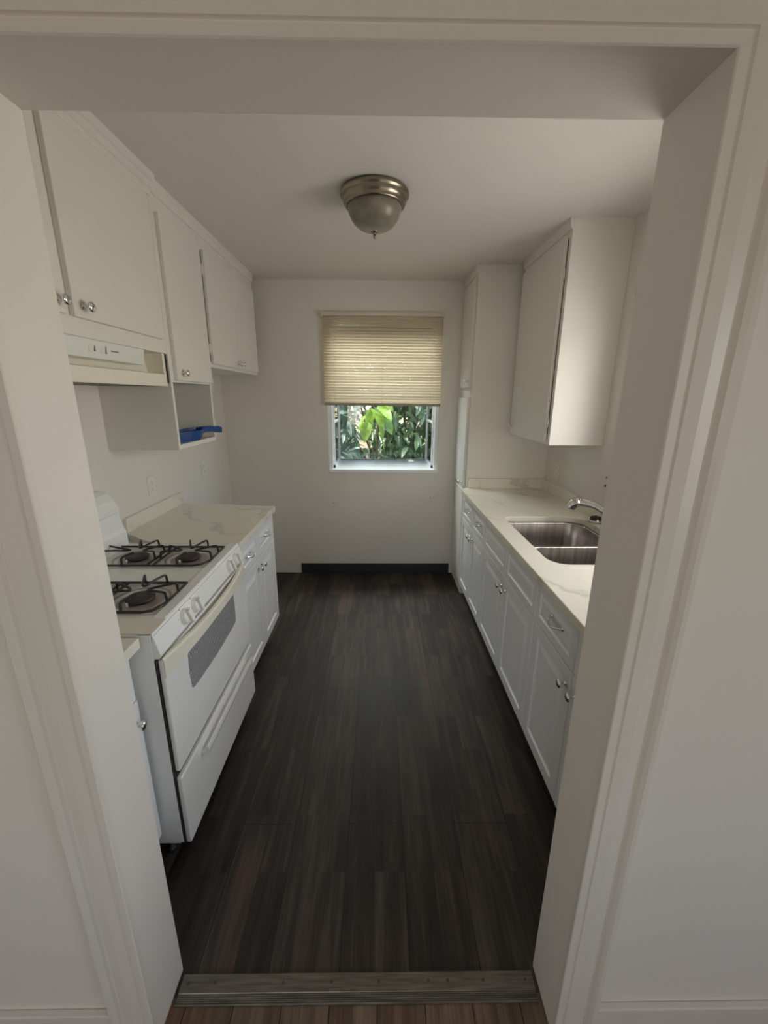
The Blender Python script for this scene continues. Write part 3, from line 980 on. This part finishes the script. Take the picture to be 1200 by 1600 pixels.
# wire grates
def grate(yc):
    bm = bmesh.new()
    x0, x1, y0, y1, z = -1.215, -0.715, yc - 0.112, yc + 0.110, 0.9265
    r = 0.0048
    tube(bm, [(x0, y0, z), (x1 - 0.05, y0, z), (x1 - 0.02, y0 + 0.012, z), (x1, y0 + 0.05, z), (x1, y1, z), (x0, y1, z)], r, 8, closed=True)
    for dx in (-0.012, 0.012):
        xm = -0.942 + dx
        tube(bm, [(xm, y0, z), (xm, y1, z)], r, 8)
    for bxx in (-1.053, -0.828):
        zt = z + 0.032
        for (sx, sy) in ((1, 0), (-1, 0), (0, 1), (0, -1)):
            # hairpin finger: rises from the frame, runs to the burner, back again
            ex = (x1 - bxx if bxx > -0.9 else 0.099) if sx > 0 else ((0.102 if bxx > -0.9 else bxx - x0) if sx < 0 else 0)
            ey = (y1 - yc) if sy > 0 else ((yc - y0) if sy < 0 else 0)
            L = ex + ey
            pts = []
            w = 0.040
            if sy < 0:
                P3 = [(0.0, L, -1), (0.0, L * 0.98, 0.35), (0.0, L * 0.9, 0.95), (0.0, 0.028, 0.75)]
                for (sd_, al, hh) in P3:
                    pts.append((bxx, yc - al, z + 0.032 * max(hh, 0)))
                tube(bm, smooth(pts), r, 8)
                continue
            seq = [(w, L, 0.0), (w, L * 0.985, 0.7), (w * 0.9, L * 0.93, 1.0), (w * 0.45, L * 0.55, 0.9), (0.006, 0.034, 0.78), (-0.006, 0.034, 0.78), (-w * 0.45, L * 0.55, 0.9), (-w * 0.9, L * 0.93, 1.0), (-w, L * 0.985, 0.7), (-w, L, 0.0)]
            for (sd_, al, hh) in seq:
                px = bxx + sx * al + (sd_ if sx == 0 else 0)
                py = yc + sy * al + (sd_ if sy == 0 else 0)
                pts.append((px, py, z + 0.032 * hh))
            tube(bm, smooth(pts), r * 0.9, 8)
    return obj('grate', bm, M['iron'], gr)
grate(1.695); grate(1.312)
# backguard
bm = bmesh.new()
prof = [(XL + 0.006, 0.90), (-1.185, 0.90), (-1.185, 0.985), (-1.195, 1.005), (-1.205, 1.05), (-1.205, 1.075), (-1.200, 1.085), (-1.203, 1.10), (-1.222, 1.135), (-1.245, 1.165), (-1.27, 1.177), (XL + 0.006, 1.177)]
prism(bm, prof, 'y', SY0, SY1)
obj('backguard', bm, M['enamel'], gr, 0.004)
# control panel: sloped front under the cooktop edge
bm = bmesh.new()
prism(bm, [(SX - 0.03, 0.834), (SX + 0.006, 0.834), (SX + 0.011, 0.846), (SX - 0.001, 0.905), (SX - 0.006, 0.918), (SX - 0.012, 0.922), (SX - 0.03, 0.922), (SX - 0.05, 0.9225), (SX - 0.05, 0.87)], 'y', SY0 - 0.002, SY1 + 0.002)
cp = obj('control_panel', bm, M['enamel'], gr, 0.0015)
# top groove line
bm = bmesh.new(); bx(bm, SX - 0.0045, SX - 0.0032, SY0 + 0.004, SY1 - 0.004, 0.9105, 0.912)
obj('panel_seam', bm, M['print'], cp)
kn = Vector((1.0, 0, 0.20)).normalized()
for y in (1.262, 1.345, 1.695, 1.775):
    bm = bmesh.new()
    c0 = Vector((SX + 0.0040, y, 0.876))
    lathe(bm, [(0, -0.002), (0.0290, -0.002), (0.0290, 0.001), (0.0270, 0.003), (0.0255, 0.015), (0.0220, 0.018), (0, 0.018)], c0, kn, 28)
    k_ = obj('knob', bm, M['knobplastic'], gr)
    bm = bmesh.new()
    q = Vector((0, 0, 1)).rotation_difference(kn)
    bx(bm, -0.0245, 0.0245, -0.0075, 0.0075, 0.014, 0.029)
    bmesh.ops.rotate(bm, verts=bm.verts, cent=(0, 0, 0), matrix=Matrix.Rotation(0.25, 3, 'Z'))
    bmesh.ops.rotate(bm, verts=bm.verts, cent=(0, 0, 0), matrix=q.to_matrix())
    bmesh.ops.translate(bm, verts=bm.verts, vec=c0)
    obj('grip', bm, M['knobplastic'], k_, 0.003)
    bm = bmesh.new()
    lathe(bm, [(0.0287, -0.001), (0.0305, -0.001), (0.0305, 0.0006), (0.0287, 0.0006)], c0, kn, 28)
    obj('shadow_ring', bm, M['print'], k_)  # grey ring painting the shade round the knob
    for dy, dz, w_, h_ in () if y > 1.5 else ((-0.038, 0.008, 0.003, 0.007), (-0.030, 0.022, 0.004, 0.003), (-0.014, 0.032, 0.005, 0.003), (0.034, 0.014, 0.003, 0.004)):
        xx = SX + 0.010 - 0.2 * (0.876 + dz - 0.850)
        box('dial_print', (xx - 0.002, xx + 0.0006, y + dy - w_ / 2, y + dy + w_ / 2, 0.876 + dz - h_ / 2, 0.876 + dz + h_ / 2), M['print'], cp)
# oven door with bowed top handle band
OZ0, OZ1 = 0.402, 0.826
bm = bmesh.new(); bx(bm, SX - 0.006, SX + 0.012, SY0 + 0.004, SY1 - 0.002, OZ0, OZ1)
od = obj('oven_door', bm, M['enamel'], gr, 0.006, seg=3)
bm = bmesh.new()
pts = []
N_ = 20
secs = []
for k in range(N_ + 1):
    u = k / N_
    y = SY0 + 0.006 + u * (SY1 - SY0 - 0.010)
    bow = 0.034 * (1 - abs(2 * u - 1) ** 2.2)
    x = SX + 0.014 + bow
    th = 0.016
    zt = 0.830 - 0.004 * (1 - abs(2 * u - 1) ** 2); zb = 0.760 + 0.022 * (1 - abs(2 * u - 1) ** 2)
    end = (k == 0 or k == N_)
    xi = SX + 0.008 if (u < 0.05 or u > 0.95) else x - th
    secs.append([(xi, y, zb), (x - 0.004, y, zb), (x, y, zb + 0.005), (x, y, zt - 0.006), (x - 0.005, y, zt), (xi, y, zt)])
vs = [[bm.verts.new(p) for p in s_] for s_ in secs]
for a, b in zip(vs, vs[1:]):
    for k in range(6):
        f_ = bm.faces.new((a[k], a[(k + 1) % 6], b[(k + 1) % 6], b[k]))
bm.faces.new(vs[0]); bm.faces.new(vs[-1][::-1])
obj('door_handle', bm, M['cream'], od)
bm = bmesh.new()
wy0, wy1, wz0, wz1 = 1.235, 1.69, 0.605, 0.752
poly = []
for k in range(13):
    u = k / 12; poly.append((wy0 + 0.012 + u * (wy1 - wy0 - 0.024), wz0 - 0.010 * (1 - (2 * u - 1) ** 2)))
for k in range(7):
    u = k / 6; poly.append((wy1 + 0.004 * math.sin(u * PI), wz0 + 0.01 + u * (wz1 - wz0 - 0.02)))
for k in range(13):
    u = 1 - k / 12; poly.append((wy0 + 0.012 + u * (wy1 - wy0 - 0.024), wz1 + 0.008 * (1 - (2 * u - 1) ** 2)))
for k in range(7):
    u = 1 - k / 6; poly.append((wy0 - 0.004 * math.sin(u * PI), wz0 + 0.01 + u * (wz1 - wz0 - 0.02)))
prism(bm, poly, 'x', SX + 0.009, SX + 0.0132)
obj('door_window', bm, M['ovenglass'], od)
# storage drawer with ledge handle
bm = bmesh.new(); bx(bm, SX - 0.006, SX + 0.014, SY0 + 0.002, SY1, 0.092, 0.378)
dr = obj('storage_drawer', bm, M['enamel'], gr, 0.006, seg=3)
bm = bmesh.new()
prism(bm, [(SX + 0.012, 0.318), (SX + 0.024, 0.316), (SX + 0.040, 0.326), (SX + 0.043, 0.340), (SX + 0.041, 0.356), (SX + 0.036, 0.357), (SX + 0.033, 0.345), (SX + 0.028, 0.335), (SX + 0.012, 0.331)], 'y', SY0 + 0.15, SY1 - 0.08)
obj('drawer_handle', bm, M['enamel'], dr)
box('range_gap_shade', (SX - 0.020, SX - 0.0052, SY0 - 0.004, SY1 - 0.004, 0.096, 0.83), M['gapshade'], gr)  # black strip drawn as the shade between range body and door
# side panel of the range along the near cabinet
box('side_panel', (XL + 0.02, SX - 0.0095, SY0 - 0.006, SY0 + 0.003, 0.105, 0.9175), M['enamel'], gr, 0.001)

# ------------------------------------------------------------------ right base cabinets
RX = 0.668       # carcass face; door faces stand 20 mm proud
def right_base(y0, y1, mid, label, pulls, knobs, drawers=True):
    bc = thing('base_cabinet', label, 'cabinet', (1.0, (y0 + y1) / 2, 0))
    bm = bmesh.new(); bx(bm, RX + 0.02, XR - 0.03, y0, y1, 0.115, CT0 - 0.001 if knobs != 'sink' else 0.66)
    if knobs == 'sink':
        bx(bm, RX + 0.02, RX + 0.05, y0, y1, 0.60, CT0 - 0.001)
    obj('body', bm, M['foilbody'], bc, 0.001)
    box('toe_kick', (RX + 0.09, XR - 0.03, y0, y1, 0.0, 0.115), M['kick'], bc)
    for i, (a, b) in enumerate(((y0 + 0.002, mid - 0.002), (mid + 0.002, y1 - 0.002))):
        d = panel('drawer', RX + 0.02, -1, a, b, 0.690, 0.866, 0.02, RAISED_D, M['foil'], bc)
        if pulls[i]:
            pull(RX, -1, pulls[i], 0.795, 0.095, d)
        d = panel('door', RX + 0.02, -1, a, b, 0.120, 0.684, 0.02, RAISED, M['foil'], bc)
        knob(RX, -1, mid - 0.036 if i == 0 else mid + 0.036, 0.622, d)
    return bc


right_base(2.455, 3.150, 2.806, 'white base cabinet on the right, farthest, beside the tall pantry', (2.60, 2.93), 'n')
right_base(1.570, 2.453, 2.000, 'white base cabinet under the sink with two blank drawer fronts', (None, None), 'sink')
right_base(DY1 + 0.004, 1.568, 1.205, 'white base cabinet on the right nearest the doorway', (None, 1.362), 'n')

# worktop with sink cutout
hole = rrect(0.742, 1.205, 1.625, 2.352, (0.085, 0.06, 0.10, 0.05), 8)
ct = rounded_top('worktop', [(0.640, DY1 + 0.001), (XR - 0.001, DY1 + 0.001), (XR - 0.001, 3.168), (0.690, 3.168), (0.640, 3.100)],
                 'long cream veined quartz worktop on the right holding the sink', holes=[hole])
bm = bmesh.new(); bx(bm, XR - 0.021, XR - 0.001, DY1 + 0.001, 3.146, CT1, 0.990)
obj('side_backsplash', bm, M['quartz'], ct, 0.001)
bm = bmesh.new(); bx(bm, 0.700, XR - 0.001, 3.148, 3.168, CT1, 0.990)
obj('end_backsplash', bm, M['quartz'], ct, 0.001)

# sink
sk = thing('kitchen_sink', 'undermount stainless double bowl sink set in the right worktop', 'sink', (0.97, 1.99, 0.70))
def bowl(x0, x1, y0, y1, rr, zt, zb):
    bm = bmesh.new()
    levels = [(-0.012, zt), (-0.002, zt), (0.0, zt - 0.004), (0.004, zb + 0.05), (0.010, zb + 0.018), (0.024, zb + 0.004), (0.045, zb)]
    prev = None
    for ins, z in levels:
        rl = [max(0.012, r_ - ins * 0.6) for r_ in rr]
        L = rrect(x0 + ins, x1 - ins, y0 + ins, y1 - ins, rl, 8)
        ring = [bm.verts.new((p[0], p[1], z)) for p in L]
        if prev:
            for k in range(len(ring)):
                f_ = bm.faces.new((prev[k], prev[(k + 1) % len(ring)], ring[(k + 1) % len(ring)], ring[k])); f_.smooth = True
        prev = ring
    bm.faces.new(prev)
    b_ = obj('bowl', bm, M['steel'], sk)
    s_ = b_.modifiers.new('solid', 'SOLIDIFY'); s_.thickness = 0.0015; s_.offset = -1
    bm = bmesh.new()
    cx_, cy_ = (x0 + x1) / 2, (y0 + y1) / 2
    lathe(bm, [(0, zb + 0.001), (0.03, zb + 0.001), (0.034, zb + 0.003), (0.042, zb + 0.0035), (0.044, zb + 0.0005), (0, zb + 0.0002)], (cx_, cy_, 0), seg=30)
    obj('drain', bm, M['chrome'], b_)
bowl(0.748, 1.198, 1.952, 2.346, (0.06, 0.05, 0.095, 0.045), 0.8805, 0.70)
bowl(0.748, 1.198, 1.631, 1.930, (0.08, 0.055, 0.05, 0.06), 0.8805, 0.70)

# faucet: base plate, body and a thick pull-out spout that swings out over the far bowl
fa = thing('faucet', 'polished chrome kitchen faucet with pull-out spout over the sink', 'faucet', (1.232, 2.02, CT1))
bm = bmesh.new()
prism(bm, rrect(1.206, 1.258, 1.90, 2.12, 0.024, 6), 'z', CT1, CT1 + 0.008)
obj('base_plate', bm, M['chrome'], fa, 0.002)
bm = bmesh.new()
lathe(bm, [(0, 0), (0.027, 0), (0.026, 0.012), (0.022, 0.02), (0.021, 0.055), (0.024, 0.065), (0.022, 0.082), (0.012, 0.090), (0, 0.092)], (1.232, 2.01, CT1 + 0.007), seg=28)
obj('body', bm, M['chrome'], fa)
bm = bmesh.new()
pts = [(1.232, 2.01, 0.955), (1.222, 2.045, 0.992), (1.205, 2.09, 1.020), (1.186, 2.135, 1.034), (1.163, 2.170, 1.041), (1.140, 2.198, 1.043), (1.118, 2.217, 1.040)]
tube(bm, pts, [0.018, 0.0185, 0.019, 0.020, 0.021, 0.0225, 0.0245], 18)
sp_ = obj('spout', bm, M['chrome'], fa)
bm = bmesh.new()
tube(bm, smooth([(1.120, 2.215, 1.041), (1.108, 2.224, 1.037), (1.097, 2.231, 1.027), (1.090, 2.236, 1.012), (1.087, 2.238, 0.998)], 4), [0.0255, 0.026, 0.0265, 0.027, 0.0275, 0.028, 0.028, 0.028, 0.0278, 0.0275, 0.027, 0.0265, 0.026, 0.0255, 0.025, 0.0235, 0.021], 20)
obj('spray_head', bm, M['chrome'], sp_)
bm = bmesh.new()
tube(bm, [(1.232, 2.01, 1.00), (1.240, 1.985, 1.03), (1.245, 1.94, 1.075)], [0.009, 0.0075, 0.006], 12)
obj('lever', bm, M['chrome'], fa)

# basket strainer left on the worktop behind the sink
ss = thing('sink_strainer', 'chrome and black basket sink strainer lying on the worktop by the faucet', 'strainer', (1.238, 2.240, CT1))
SXX, SYY = 1.238, 2.240
bm = bmesh.new()
lathe(bm, [(0.0, 0.0), (0.030, 0.0), (0.037, 0.003), (0.041, 0.010), (0.043, 0.016), (0.041, 0.019), (0.036, 0.017), (0.030, 0.010), (0.0, 0.009)], (SXX, SYY, CT1), seg=32)
obj('rim', bm, M['chrome'], ss)
bm = bmesh.new()
lathe(bm, [(0.0, 0.010), (0.028, 0.010), (0.030, 0.018), (0.026, 0.024), (0.028, 0.030), (0.024, 0.034), (0.0, 0.033)], (SXX, SYY, CT1), seg=28)
obj('rubber_seal', bm, M['rubber'], ss)
bm = bmesh.new()
lathe(bm, [(0, 0.032), (0.006, 0.032), (0.0045, 0.042), (0.0060, 0.048), (0.0045, 0.053), (0, 0.055)], (SXX, SYY, CT1), seg=14)
tube(bm, [(SXX, SYY, CT1 + 0.050), (SXX + 0.004, SYY - 0.003, CT1 + 0.060), (SXX + 0.010, SYY - 0.006, CT1 + 0.058)], 0.0016, 6)
obj('stem', bm, M['chrome'], ss)
for k in range(3):
    bm = bmesh.new()
    a = k * 2.1 + 0.4
    lathe(bm, [(0, -0.004), (0.006, -0.003), (0.007, 0.001), (0.005, 0.005), (0, 0.006)], (SXX + 0.031 * math.cos(a), SYY + 0.031 * math.sin(a), CT1 + 0.019), seg=12)
    obj('latch_ball', bm, M['chrome'], ss)

# ------------------------------------------------------------------ pantry
pt = thing('pantry_cabinet', 'tall cream pantry cabinet between the right worktop and window wall', 'cabinet', (1.0, 3.38, 0))
PX = 0.690
bm = bmesh.new(); bx(bm, PX, XR, 3.170, YF, 0.0, CEIL)
obj('body', bm, M['cab'], pt, 0.0015)
for (z0, z1, kz, th, fx) in ((1.672, 2.41, 1.716, 0.018, 0.0), (0.915, 1.600, 0.945, 0.022, 0.0), (0.12, 0.885, None, 0.018, 0.0)):
    bm = bmesh.new(); bx(bm, PX - th, PX, 3.215, 3.575, z0, z1)
    d = obj('door', bm, M['cab'], pt, 0.003)
    if kz: knob(PX - th, -1, 3.262, kz, d)
bm = bmesh.new()
prism(bm, [(PX, 2.43), (PX - 0.008, 2.43), (PX - 0.014, 2.45), (PX - 0.016, CEIL), (PX, CEIL)], 'y', 3.170, YF)
obj('top_moulding', bm, M['cab'], pt)

# ------------------------------------------------------------------ right wall cabinet
wc = thing('wall_cabinet', 'cream painted wall cabinet on the right above the sink worktop', 'cabinet', (1.14, 2.75, 1.335))
RUX = 0.985
bm = bmesh.new(); bx(bm, RUX, XR, 2.392, 3.10, 1.335, CEIL)
obj('body', bm, M['cab'], wc, 0.0015)
bm = bmesh.new(); bx(bm, RUX - 0.018, RUX, 2.432, 3.085, 1.350, 2.40)
d = obj('door', bm, M['cab'], wc, 0.003)
knob(RUX - 0.018, -1, 3.045, 1.405, d)
box('door_shadow_strip', (RUX - 0.002, RUX + 0.0005, 2.4265, 2.4325, 1.37, 2.40), M['gapshade'], wc)  # shade of the hinge-side gap, drawn as a dark strip
for z in (1.46, 2.23):
    hinge(RUX - 0.008, -1, 2.428, z, d)
bm = bmesh.new()
prism(bm, [(RUX, 2.43), (RUX - 0.008, 2.43), (RUX - 0.014, 2.45), (RUX - 0.016, CEIL), (RUX, CEIL)], 'y', 2.392, 3.10)
bx(bm, RUX, XR, 2.388, 2.392, 2.464, CEIL)
obj('top_moulding', bm, M['cab'], wc)

# little things fixed on the walls
bm = bmesh.new(); lathe(bm, [(0, 0), (0.010, 0), (0.010, 0.004), (0.004, 0.006), (0.004, 0.012), (0, 0.013)], (XR, 2.285, 2.115), (-1, 0, 0), 12)
tag(obj('screw_hook', bm, M['trim'], None), 'small cream screw hook high on the right wall', 'hook')
for z, lb in ((1.165, 'upper small dark wall screw on the right wall above the faucet'), (1.118, 'lower small dark wall screw on the right wall above the faucet')):
    bm = bmesh.new(); lathe(bm, [(0, 0), (0.006, 0), (0.005, 0.005), (0, 0.006)], (XR, 2.30, z), (-1, 0, 0), 10)
    tag(obj('wall_screw', bm, M['nickel'], None), lb, 'screw', 'screws in the right wall')
for x, z, lb in ((-0.401, 0.676, 'small nail in the window wall, left of centre below the sill'), (0.463, 0.727, 'small nail in the window wall, right of centre below the sill')):
    bm = bmesh.new(); lathe(bm, [(0, 0), (0.005, 0), (0.004, 0.005), (0, 0.006)], (x, YF, z), (0, -1, 0), 10)
    tag(obj('wall_nail', bm, M['nickel'], None), lb, 'nail', 'nails in the window wall')

# ------------------------------------------------------------------ garden outside
box('ground', (-8, 8, YF + 0.15, 16, -0.35, -0.3), M['soil'], kind='structure')
# garden wall behind the planting
rng = np.random.default_rng(7)


def leaf_template(nseg, width, fold, droop, shape):
    V = []; F = []
    for i in range(nseg + 1):
        u = i / nseg
        w = width * (math.sin(PI * min(1, u ** shape)) ** 0.8 if 0 < u < 1 else 0.02)
        zc = -droop * u * u
        V += [(-w, u, zc + fold * w), (0, u, zc), (w, u, zc + fold * w)]
    for i in range(nseg):
        a = i * 3
        F += [(a, a + 1, a + 4, a + 3), (a + 1, a + 2, a + 5, a + 4)]
    return np.array(V), np.array(F)


def foliage(name, pts, dirs, sizes, tmpl, mat, parent):
    V0, F0 = tmpl
    allv = []; allf = []
    for i, (p, d, s) in enumerate(zip(pts, dirs, sizes)):
        d = d / np.linalg.norm(d)
        up = np.array([rng.normal(0, 0.35), rng.normal(0, 0.35) - 0.25, 1.0])
        x = np.cross(d, up); x /= np.linalg.norm(x)
        z = np.cross(x, d)
        Rm = np.stack([x, d, z])
        allv.append((V0 * s) @ Rm + p)
        allf.append(F0 + i * len(V0))
    V = np.concatenate(allv) - np.array(worldpos(parent)); F = np.concatenate(allf)
    me = bpy.data.meshes.new(name)
    me.from_pydata(V.tolist(), [], F.tolist())
    me.materials.append(mat)
    me.polygons.foreach_set('use_smooth', [True] * len(me.polygons))
    o = bpy.data.objects.new(name, me); COL.objects.link(o); o.parent = parent
    return o


def plant(name, label, cat, base_, centre, radii, n, size, droop, tmpl, mat, branches=10, extra=None, density=0.35, boxy=False):
    t = thing(name, label, cat, base_)
    c = np.array(centre); rr = np.array(radii)
    q = rng.normal(size=(n, 3)); q /= np.linalg.norm(q, axis=1)[:, None]
    rad = rng.uniform(0.25, 1, size=(n, 1)) ** density
    pts = c + q * rad * rr
    if boxy: pts = c + rng.uniform(-1, 1, (n, 3)) * rr
    dirs = q * 0.7 + rng.normal(0, 0.45, (n, 3)) + np.array([0, -0.2, -droop])
    sizes = rng.uniform(0.7, 1.25, n) * size
    foliage('foliage', pts, dirs, sizes, tmpl, mat, t)
    bm = bmesh.new()
    for k in range(branches):
        e = c + rng.normal(size=3) / 2.2 * rr
        b0 = Vector(base_)
        m1 = b0.lerp(Vector(e), 0.5) + Vector((0, 0, 0.15))
        tube(bm, [b0 + Vector((rng.normal(0, .03), rng.normal(0, .03), 0)), m1, Vector(e)], [0.022, 0.014, 0.005], 6)
    obj('branches', bm, M['bark'], t)
    return t


T_long = leaf_template(6, 0.15, 0.35, 0.25, 0.85)
T_broad = leaf_template(6, 0.30, 0.25, 0.22, 0.75)
T_small = leaf_template(3, 0.28, 0.3, 0.15, 0.8)
plant('tree', 'large-leaved dark green tree close outside the window, in the middle', 'tree', (0.40, 5.0, -0.3), (0.33, 4.98, 1.6), (0.40, 0.26, 1.45), 1900, 0.17, 0.5, T_long, M['leafdark'], boxy=True)
plant('tree', 'long-leaved tree with sky sheen painted into its blue-green leaves outside the window, on the left', 'tree', (-0.75, 5.2, -0.3), (-0.74, 5.1, 1.6), (0.48, 0.30, 1.45), 2500, 0.17, 0.2, T_long, M['leafsky'], boxy=True)
plant('shrub', 'yellow-green broad-leaved sprig with painted-in sunlight just outside the window', 'shrub', (-0.05, 4.50, -0.3), (-0.04, 4.46, 1.42), (0.12, 0.03, 0.24), 16, 0.20, 0.9, T_broad, M['leafsunlit'], branches=3)
plant('shrub', 'olive green small-leaved shrub outside the window, lower right', 'shrub', (1.35, 5.2, -0.3), (1.30, 5.2, 1.3), (0.45, 0.35, 1.5), 2400, 0.10, 0.3, T_small, M['leafmix'], boxy=True)
plant('hedge', 'dense green hedge along the back of the garden beyond the trees', 'hedge', (0.0, 7.8, -0.3), (0.0, 7.8, 1.1), (4.6, 0.5, 1.9), 7000, 0.19, 0.3, T_small, M['leafmix'], branches=16)
plant('tree', 'tall leafy tree crown behind the lowered blind outside', 'tree', (0.3, 6.3, -0.3), (0.1, 6.35, 4.0), (1.9, 0.5, 1.6), 1500, 0.22, 0.5, T_long, M['leafdark'])
